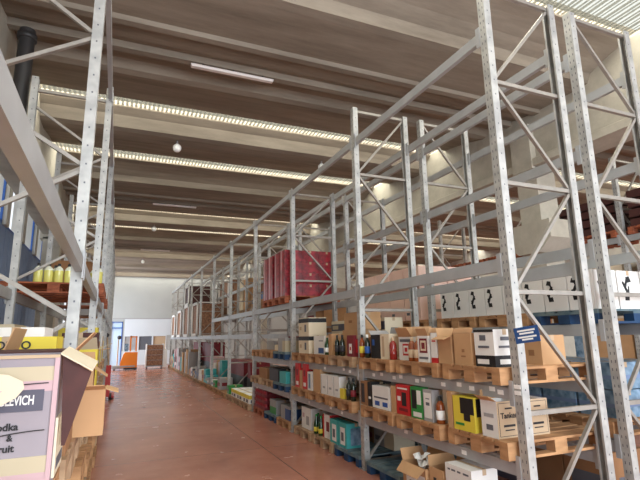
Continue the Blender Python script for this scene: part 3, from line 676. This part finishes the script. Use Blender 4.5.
# lower part of the rear rack: blue wrapped water packs and cartons
LB = .7+.061
for bay in range(2):
    for j, y in enumerate(three(YS[bay])):
        pallet('wood', 4.36, y, LB, 'on the lowest level, rear right rack, %s bay, %s from camera' % (ORD[bay], ORD[j]))
for j in range(4):
    for k in range(2):
        for r in range(2):
            carton('pale blue wrapped water pack in the rear rack, %s along, %s layer, %s row' % (ORD[j], ['lower', 'upper'][k], ['front', 'back'][r]), (.4, .42, .26), (4.75+.44*r, 3.52+.46*j, LB+.144+.27*k), 'lblue', group='blue wrapped water packs', prints=[('l',0,1,.38,.52,'panel'),('f',0,1,.38,.52,'panel')], name='water_pack')
stock(4.5, 5.5, 8.7, LB+.144, .3, .55, 'in the lowest level of the rear rack', step=(.4, .6), dep=.5)
stock(4.5, 3.4, 8.7, .0, .4, .6, 'on the floor of the rear rack', step=(.4, .6), dep=.5)
stock(5.05, 3.4, 5.0, .0, .3, .6, 'on the floor behind the rear rack front row', step=(.4, .6), dep=.45, pal=cols[:3])
stock(4.5, 9.0, 11.5, TB, .3, .6, 'on the waist-high level, rear rack far bays', step=(.5, .8), dep=.7)
for bay in (3, 4, 5):
    for j, y in enumerate(three(YS[bay])): pallet('wood2', 4.36, y, 2.621, 'on the middle level, rear right rack, %s bay, %s from camera' % (ORD[bay], ORD[j]))
stock(4.5, 11.7, 17.0, 2.765, .35, .9, 'on the middle level, rear rack far bays', step=(.6, .9), dep=.7)

# ------------------------------------------------------------ red wrapped stacks on the third level
cs = None
for s, (y, nz_) in enumerate([(9.33, 4), (10.16, 4)]):
    pallet('woodred', 3.06, y, Z2, 'under the red load on the third level, %s load' % ['nearest', 'farthest'][s])
    for iz in range(nz_):
        for ix in range(3):
            lab = 'red shrink-wrapped case on the third level, %s load, %s layer, %s row' % (['nearest', 'farthest'][s], ORD[iz], ORD[ix])
            loc = (3.25+.375*ix, y, Z2+.144+.235*iz)
            if cs is None:
                cs = carton(lab, (.37, .70, .233), loc, 'crate', group='red wrapped cases on the third level', prints=[('l',.42,.55,0,1,'dred'),('l',.08,.16,0,1,'pinkp'),('l',.62,.72,0,1,'pinkp')], name='wrapped_case')  # pink strips paint highlights on the wrap, dark red the gap between columns
                reg(cs)
            else: dup(cs, lab, loc)

# ------------------------------------------------------------ far bays of the front rack
T4 = 1.76+.061
cp = [('dred', 'dark red'), ('red', 'red'), ('green', 'green'), ('white', 'white'), ('dark', 'black'), ('greyc', 'grey'), ('teal', 'teal'), ('pinkp', 'pink'), ('kraft', 'kraft')]
for bay in range(3, 10):
    for j, y in enumerate(three(YS[bay])):
        pallet(R.choice(['wood', 'wood2']), 3.05, y, 0, 'on the floor, front right rack, %s bay, %s from camera' % (ORD[bay], ORD[j]))
# yellow packs on the floor, fourth bay
for j in range(3):
    for r in range(3):
        carton('bright yellow-topped pack on the floor pallets, %s along, %s row' % (ORD[j], ['front', 'middle', 'back'][r]), (.38, .62, .2), (3.28+.39*r, 12.08+.68*j, .144), 'white', group='yellow-topped packs on the floor', prints=[('l',0,1,.55,1,'yellow'),('f',0,1,.55,1,'yellow'),('l',.1,.3,.1,.45,'slate'),('l',.5,.8,.1,.45,'slate'), ('f',.1,.4,.1,.45,'slate')])
        B('yellow_film', 'yellow', 3.28+.39*r-.188, 3.28+.39*r+.188, 12.08+.68*j-.308, 12.08+.68*j+.308, .344, .35) if False else None
stock(3.1, 14.1, 16.9, .144, .15, .35, 'on the floor pallets, fifth bay', dep=.4, pal=cp)
stock(3.1, 17.4, 22.6, .144, .2, .48, 'on the floor pallets, sixth and seventh bay', dep=.4, pal=cp[3:])
stock(3.55, 17.4, 20.0, .144, .5, .9, 'behind on the floor pallets, sixth and seventh bay', dep=.5, pal=cp[3:])
stock(3.1, 22.6, 31.0, .144, .5, 1.1, 'on the floor pallets of the far bays', step=(.4, .7), dep=.5, pal=cp[3:])
for y0, y1, c, cn, h in ((14.0, 14.3, 'dred', 'narrow dark red', .45), (14.8, 17.0, 'dred', 'wine red', .45), (20.5, 22.6, 'dred', 'deep red', .8), (23.3, 25.4, 'dred', 'purple red', .8)):
    crt('%s stacked load behind the floor pallets at the far bays' % cn, y0, y1, .6, h, .555 if y0 < 20 else .755, c, x=3.7); 
    crt('dark stacked base load carrying the %s load' % cn, y0-.05, y1+.05, .62, .41 if y0 < 20 else .61, .144, 'dark', x=3.69)
# salvage carts (white framed, brown stock) on the waist-high level of the far bays
def cage(label, loc, size, z2):
    t = thing('stock_cage', label, 'cage', loc, 0, 'white framed cages of brown stock')
    dx, dy, dz = size; m = MB()
    m.box(-dx/2+.06, dx/2-.03, -dy/2+.03, dy/2-.03, .05, dz-.08); m.build('brown_stock', z2, t)
    m = MB()
    for y in (-dy/2, dy/2-.22): m.box(-dx/2, -dx/2+.04, y, y+.22, 0, dz)
    m.box(-dx/2, -dx/2+.04, -dy/2, dy/2, 0, .12); m.box(-dx/2, -dx/2+.04, -dy/2, dy/2, dz-.1, dz)
    for x in (-dx/2, dx/2-.04): m.box(x, x+.04, -dy/2-.02, -dy/2+.02, 0, dz)
    m.box(-dx/2, dx/2, -dy/2-.02, -dy/2+.02, dz-.05, dz); m.box(-dx/2, dx/2, -dy/2-.02, -dy/2+.02, 0, .05)
    m.build('white_frame', 'white', t)
    return t
cage('white framed cage of brown stock on the waist-high level, nearest of the far cages', (3.66, 21.5, T4), (1.1, 1.7, 1.45), 'mesh')
cage('white framed cage of brown stock, second of the far cages on the rack', (3.66, 24.35, T4), (1.1, 1.9, 1.5), 'mesh')
cage('white framed cage of brown stock, third of the far cages on the rack', (3.66, 27.2, T4), (1.1, 1.9, 1.4), 'mesh')
cage('white framed cage of brown stock, farthest of the far cages on the rack', (3.66, 30.0, T4), (1.1, 1.8, 1.3), 'mesh')
cage('upper cage with dark red stock stacked on the second far cage', (3.66, 24.35, T4+1.501), (1.1, 1.6, 1.0), 'dbrown')
cage('upper cage with brown stock stacked on the nearest far cage of the rear rack', (4.87, 21.55, 2.621), (.98, 2.3, 1.7), 'mesh')
for j in range(3): crt('tall kraft-wrapped load on the middle level of the rear rack, %s' % ORD[j], 17.45+.87*j, 18.2+.87*j, .8, 1.2, 2.765, ['kraft', 'cream', 'kraftd'][j], x=4.5)

# ------------------------------------------------------------ far rack beyond the columns
for bay in range(3):
    for j, y in enumerate(three(YS[bay])):
        pallet('woodred', XC-.08, y, 3.561, 'on the upper level, far rack beyond columns, %s bay, %s from camera' % (ORD[bay], ORD[j]))
        for k in range(4 if bay == 0 or (bay == 1 and j < 2) else 0):
            crt('dark red crate, far rack beyond columns, %s bay, %s pallet, %s layer' % (ORD[bay], ORD[j], ORD[k]), y-.38, y+.38, .9, .15, 3.705+.19*k, 'dbrown', x=XC)
        crt('pale carton load on the third level of the far rack, %s bay, %s pallet' % (ORD[bay], ORD[j]), y-.38, y+.38, .9, .7, 2.361, 'cream' if (j+bay) % 2 else 'greyc', x=XC)
        crt('big carton load on the second level of the far rack, %s bay, %s pallet' % (ORD[bay], ORD[j]), y-.38, y+.38, .9, .8, 1.181, ['white', 'kraft', 'lblue'][(j+bay) % 3], x=XC)
        crt('big carton load on the floor of the far rack, %s bay, %s pallet' % (ORD[bay], ORD[j]), y-.38, y+.38, .9, .9, 0, ['kraft', 'greyc', 'navy'][(j+bay) % 3], x=XC)

# ------------------------------------------------------------ left rack
Y1L = 1.12+.061; T1L = Y1L+.144; Z2L = 2.30+.061
def lpallet(kind, xr, y, z, lab): return pallet(kind, xr, y, z, lab, PI)   # rotated: front edge faces the aisle (+x)
n = 0
for i, y in enumerate([1.55, 2.45, 3.38, 4.4, 5.3, 6.2, 7.25, 8.15, 9.05, 10.1, 11.0, 11.9]):
    xr = [-.15, -.14, -.16, -.2, -.18, -.22, -.2, -.23, -.2, -.22, -.2, -.22][i]
    lpallet(['wood', 'wood2', 'wood'][i % 3], xr, y, Y1L, 'on the second shelf of the left rack, %s from the camera' % ORD[i])
# stacks of empty pallets on the floor
for i, y in enumerate([4.4, 5.3, 6.2, 7.25, 8.15, 9.05, 10.1, 11.0]):
    for k in range(7):
        lpallet(['wood', 'wood2'][(i*k+k//2) % 2], -.19+R.uniform(-.05, .03), y, .1445*k, 'in the left floor stacks, %s stack, %s up' % (ORD[i], ORD[k]))
# the open vodka carton right beside the camera
kb = carton('open lilac carton lettered KEGLEVICH Vodka & Fruit, closest to the camera', (.37, .28, .383), (-.34, 1.84, T1L), 'lav', open_=True, fm='dbrown', flaps='k', fang={'k': 1.5},
    prints=[('f',0,1,.80,.91,'ochre'),('f',0,1,.72,.80,'pinkp'),('f',0,1,.12,.24,'ochre'),('f',0,1,0,.12,'pinkp'),('f',.45,.905,.575,.735,'slate'),('f',.0,.02,0,1,'tan'),('f',.965,1,0,1,'pinkp'),('f',0,1,.975,1,'tan'),('r',.1,.9,.05,.5,'cream'),('r',.35,.7,.25,.42,'ochre'),('r',.2,.8,.1,.18,'grey')],
    texts=[('f','KEGLEVICH',.68,.655,.037,'white'),('f','Vodka',.65,.465,.028,'black'),('f','&',.695,.385,.024,'black'),('f','Fruit',.66,.31,.028,'black')])
for o in kb.children:
    if o.name.startswith('lettering'):
        if max(v.co.z for v in o.data.vertices) > .24:   # the brand line is set in narrow capitals
            cx = -.185+.68*.37-.0
            for v in o.data.vertices: v.co.x = cx+(v.co.x-cx)*.62
            break
for k, (z0, z1) in enumerate(((.245, .30), (.10, .165))):
    m = MB(); P = [(-.18+.34*t/12, z0+(z1-z0)*math.sin(t/12*PI/2)) for t in range(13)]
    for a, b in zip(P, P[1:]): m.bar((a[0], -.1482, a[1]), (b[0], -.1482, b[1]), .0012, .003, up=(0,0,1))
    m.build('printed_rule', 'black', kb)
# lifted right flap, a dark hanging panel, and a rounded flap of another carton
f = MB().add([(.185,-.14,.383),(.185,.14,.40),(.285,.10,.345),(.278,-.14,.328),(.185,-.14,.387),(.185,.14,.404),(.285,.10,.349),(.278,-.14,.332)],
    [(0,1,2,3),(7,6,5,4),(0,4,5,1),(1,5,6,2),(2,6,7,3),(3,7,4,0)]).build('flap', 'cream', kb); f['label'] = 'light printed flap folded out'
MB().box(.205, .26, -.09, .06, .3615, .3625).build('flap_print', 'pinkp', f) if False else None
f = MB().prism([(.19,.378),(.275,.325),(.215,.11),(.205,.11)], -.12, -.116, 1).build('flap', 'dbrown', kb); f['label'] = 'dark panel hanging down'
f = MB().prism([(-.20,.20),(-.10,.205),(.03,.235),(.085,.265),(.103,.29),(.098,.31),(.06,.33),(-.04,.345),(-.20,.36)], -.19, -.187, 1).build('flap', 'cream', kb); f['label'] = 'white rounded flap of a nearer carton'
MB().prism([(-.18,.25),(.03,.275),(.05,.285),(-.03,.30),(-.18,.31)], -.1915, -.19, 1).build('flap_print', 'pinkp', f)
crt2 = carton
crt2('dark brown carton with two raised kraft flaps behind the lilac vodka carton', (.24, .30, .38), (-.27, 2.27, T1L), 'kraftd', open_=True, fm='kraft', flaps='lr', fang={'r': .75, 'l': -.3})
crt2('open kraft carton with upright flap at far left behind the lilac carton', (.3, .3, .34), (-.95, 2.1, T1L), 'kraft', open_=True, flaps='rk', fang={'r': .25, 'k': .2})
yb = crt2('yellow carton lettered CORVO behind the lilac vodka carton', (.40, .3, .445), (-.46, 2.75, T1L), 'yellow', prints=[('f',0,1,.0,.35,'white')], texts=[('f','CORVO',.52,.91,.05,'black')])
for k in range(4):
    for j in range(3):
        crt2('white flat carton in the pile behind the yellow carton, %s layer, %s from left' % (ORD[k], ORD[j]), (.29, .4, .125), (-1.13+.30*j, 3.4, T1L+.126*k), 'white', group='white flat cartons', prints=[('f',.3,.6,.4,.6,'greyc')])
crt2('salmon and red carton beside the nearest left post on the second shelf', (.16, .26, .34), (-.27, 3.4, T1L), 'dbrown', prints=[('f',.1,.9,.1,.4,'red')])
crt2('open kraft carton hanging over the aisle edge of the left rack, nearest', (.14, .2, .2), (-.10, 2.58, T1L), 'kraft', open_=True, flaps='rf', fang={'r': 1.9, 'f': 1.2})
crt2('open kraft carton with drooping flap on the left rack, second', (.3, .34, .2), (-.30, 4.5, T1L), 'kraft', open_=True, flaps='rfk', fang={'r': 2.2, 'f': .8, 'k': .3})
crt2('yellow-green carton on the left rack beyond the nearest post', (.3, .36, .34), (-.30, 5.1, T1L), 'yellow', open_=True, flaps='rf', fm='ochre', fang={'r': 1.2, 'f': .6})
crt2('dark carton with red foot on the left rack beyond the yellow-green one', (.34, .36, .5), (-.34, 5.7, T1L), 'dbrown', prints=[('f',0,1,0,.25,'red')])
crt2('kraft carton on the left rack in front of the second post', (.34, .36, .3), (-.36, 6.25, T1L), 'kraft', open_=True, fang={'r': 1.4})
for j in range(8):
    crt2('%s carton in the far run of the left rack, %s along' % (['kraft', 'yellow', 'white'][j % 3], ORD[j]), (.5, .48, .3+.1*(j*7 % 4)), (-.5, 7.3+.52*j+(.6 if j > 3 else 0), T1L), ['kraft', 'yellow', 'white'][j % 3])
for j in range(4):
    crt2('%s carton deep in the left rack behind the nearest post, %s' % (['olive yellow', 'grey', 'white', 'brown'][j], ORD[j]), (.5, .5, .55), (-.95, 4.4+.62*j, T1L), ['ochre', 'greyc', 'white', 'kraftd'][j])
# pallets with yellow jugs on the third level
for i, y in enumerate([7.45, 8.35, 10.2]):
    lpallet('woodred', -.2, y, Z2L, 'on the third level of the left rack, %s' % ['under the yellow jugs', 'behind the jug pallet', 'far one'][i])
for i, x in enumerate([-.28, -.40, -.52, -.64, -.76, -.88, -1.0]):
    if i in (1,): continue
    bottle('clear jug of pale yellow liquid on the raised left pallet, %s from the aisle' % ORD[i], 'jug', (x, 7.13, Z2L+.144), 'clear', None, 'dark', 'yellow jugs on the left pallet', fill='liq')
for i, x in enumerate([-.34, -.58, -.82, -.46]):
    bottle('clear jug of pale yellow liquid, second row of the raised left pallet, %s' % ORD[i], 'jug', (x, 7.3, Z2L+.144), 'clear', None, 'dark', 'yellow jugs on the left pallet', fill='liq')
for i in range(3):
    crt2('large load on the third level of the left rack, far bays, %s' % ORD[i], (.9, .8, .7), (-.75, 10.2+1.0*i if i == 0 else 12.6+1.1*i, Z2L+(.144 if i == 0 else 0)), ['kraftd', 'greyc', 'kraft'][i])

# ------------------------------------------------------------ far end of the aisle
# orange pallet stacker
t = thing('pallet_stacker', 'orange electric pallet stacker parked at the end of the aisle', 'stacker', (.80, 30.6, 0))
MB().prism([(-.5,.14),(.42,.14),(.42,1.0),(-.25,1.0),(-.34,.9),(-.5,.4)], -.35, .35, 1).build('motor_body', 'orange', t)
MB().box(-.02,.05,-.3,-.22,1.05,1.95).box(-.02,.05,.22,.3,1.05,1.95).box(-.02,.05,-.3,.3,1.88,1.95).bar((.02,-.26,1.1),(.02,.26,1.85),.03,.04).bar((.02,.26,1.1),(.02,-.26,1.85),.03,.04).box(.3,.36,-.3,-.24,1.05,1.9).box(.3,.36,.24,.3,1.05,1.9).bar((.33,-.28,1.1),(.33,-.28,1.1001),.01,.01).box(0,.36,-.3,-.26,1.85,1.92).build('overhead_guard', 'orange', t)
MB().tube((-.66,0,.26), (-.66,0,1.8), .035).build('tiller_post', 'tan', t); MB().lathe([(.001,-.12),(.09,-.09),(.12,0),(.09,.09),(.001,.12)], 12, 0, (-.62,0,1.86)).build('tiller_head', 'dark', t)
for y in (-.25, .12): B('fork', 'metal', -1.0, -.3, y, y+.14, .08, .16, t)
B('platform', 'greyc', -.9, .3, -.36, .36, .17, .26, t); B('skirt', 'dark', -.3, .42, -.34, .34, .04, .14, t)
for x, y in ((-.8, -.2), (-.8, .2), (.3, -.25), (.3, .25)): MB().tube((x, y-.04, .07), (x, y+.04, .07), .07, 14).build('wheel', 'dark', t)
B('seat_back', 'lblue', -.3, -.1, -.2, .2, 1.06, 1.5, t)
# roll cage of brown stock
t = thing('roll_cage', 'brown loaded roll cage with white ends standing at the end of the aisle', 'cage trolley', (2.2, 30.8, 0))
B('brown_stock', 'mesh', -.44, .44, -.34, .34, .2, 1.38, t); B('base', 'metal', -.48, .48, -.4, .4, .13, .18, t)
m = MB(); m.box(-.5,-.46,-.4,.4,.13,1.45).box(.46,.5,-.4,.4,.13,1.45); m.build('end_frame', 'white', t)
m = MB()
for z in (.5, .8, 1.1, 1.4): m.box(-.46,.46,-.39,-.37,z,z+.02)
m.build('front_rail', 'metal', t)
for x in (-.42, .42):
    for y in (-.33, .33): MB().tube((x-.02, y, .065), (x+.02, y, .065), .065, 12).build('wheel', 'dark', t)
# red hand pallet truck
t = thing('hand_pallet_truck', 'red hand pallet truck with black grip beside the left rack', 'pallet truck', (-.15, 15.9, 0), -PI/2)
MB().prism([(-.12,.1),(.1,.1),(.1,.75),(.03,1.0),(-.06,1.0),(-.12,.7)], -.07, .07, 1).build('pump_body', 'redp', t)
MB().tube((0,0,.9), (.12,-.1,1.85), .025).build('tow_bar', 'tan', t)
MB().tube((.02,-.1,1.88), (.24,-.1,1.88), .06, 12).build('grip', 'dark', t)
for y in (-.2, .05): B('fork', 'redp', -1.2, -.1, y, y+.15, .04, .1, t)
for y in (-.1, .1): MB().tube((.02,y-.03,.1), (.02,y+.03,.1), .1, 14).build('wheel', 'dark', t)
crt2('white drum-like carton at the far right end of the aisle', (.3, .3, 1.1), (2.9, 32.2, 0), 'white')
# wall notices and fuse box at the far side of the rear rack
# ------------------------------------------------------------ light
w = bpy.data.worlds.new('world'); S.world = w; w.use_nodes = True
w.node_tree.nodes['Background'].inputs[0].default_value = (.88, .94, 1.0, 1); w.node_tree.nodes['Background'].inputs[1].default_value = 1.0
def area(name, loc, rot, sx, sy, e, col):
    L = bpy.data.lights.new(name, 'AREA'); L.shape = 'RECTANGLE'; L.size = sx; L.size_y = sy; L.energy = e; L.color = col
    o = bpy.data.objects.new(name, L); C.objects.link(o); o.location = loc; o.rotation_euler = rot; return o
# fill light added behind the photographer, and daylight from the far left gate
area('rear_fill_light', (3.5, YN-.2, 3.0), (PI/2, 0, 0), 9, 5, 850, (.84, .92, 1))
area('side_gate_daylight', (XL-.3, 31.0, 3.1), (0, -PI/2, 0), 5.6, 6.6, 550, (.8, .9, 1))
S.view_settings.view_transform = 'Standard'; S.view_settings.look = 'None'; S.view_settings.gamma = 1; S.view_settings.exposure = .28
S.cycles.max_bounces = 6; S.cycles.diffuse_bounces = 4
# drop prototypes' placeholder labels
for o in C.objects:
    if o.get('label') == 'x': raise SystemExit('unplaced '+o.name)
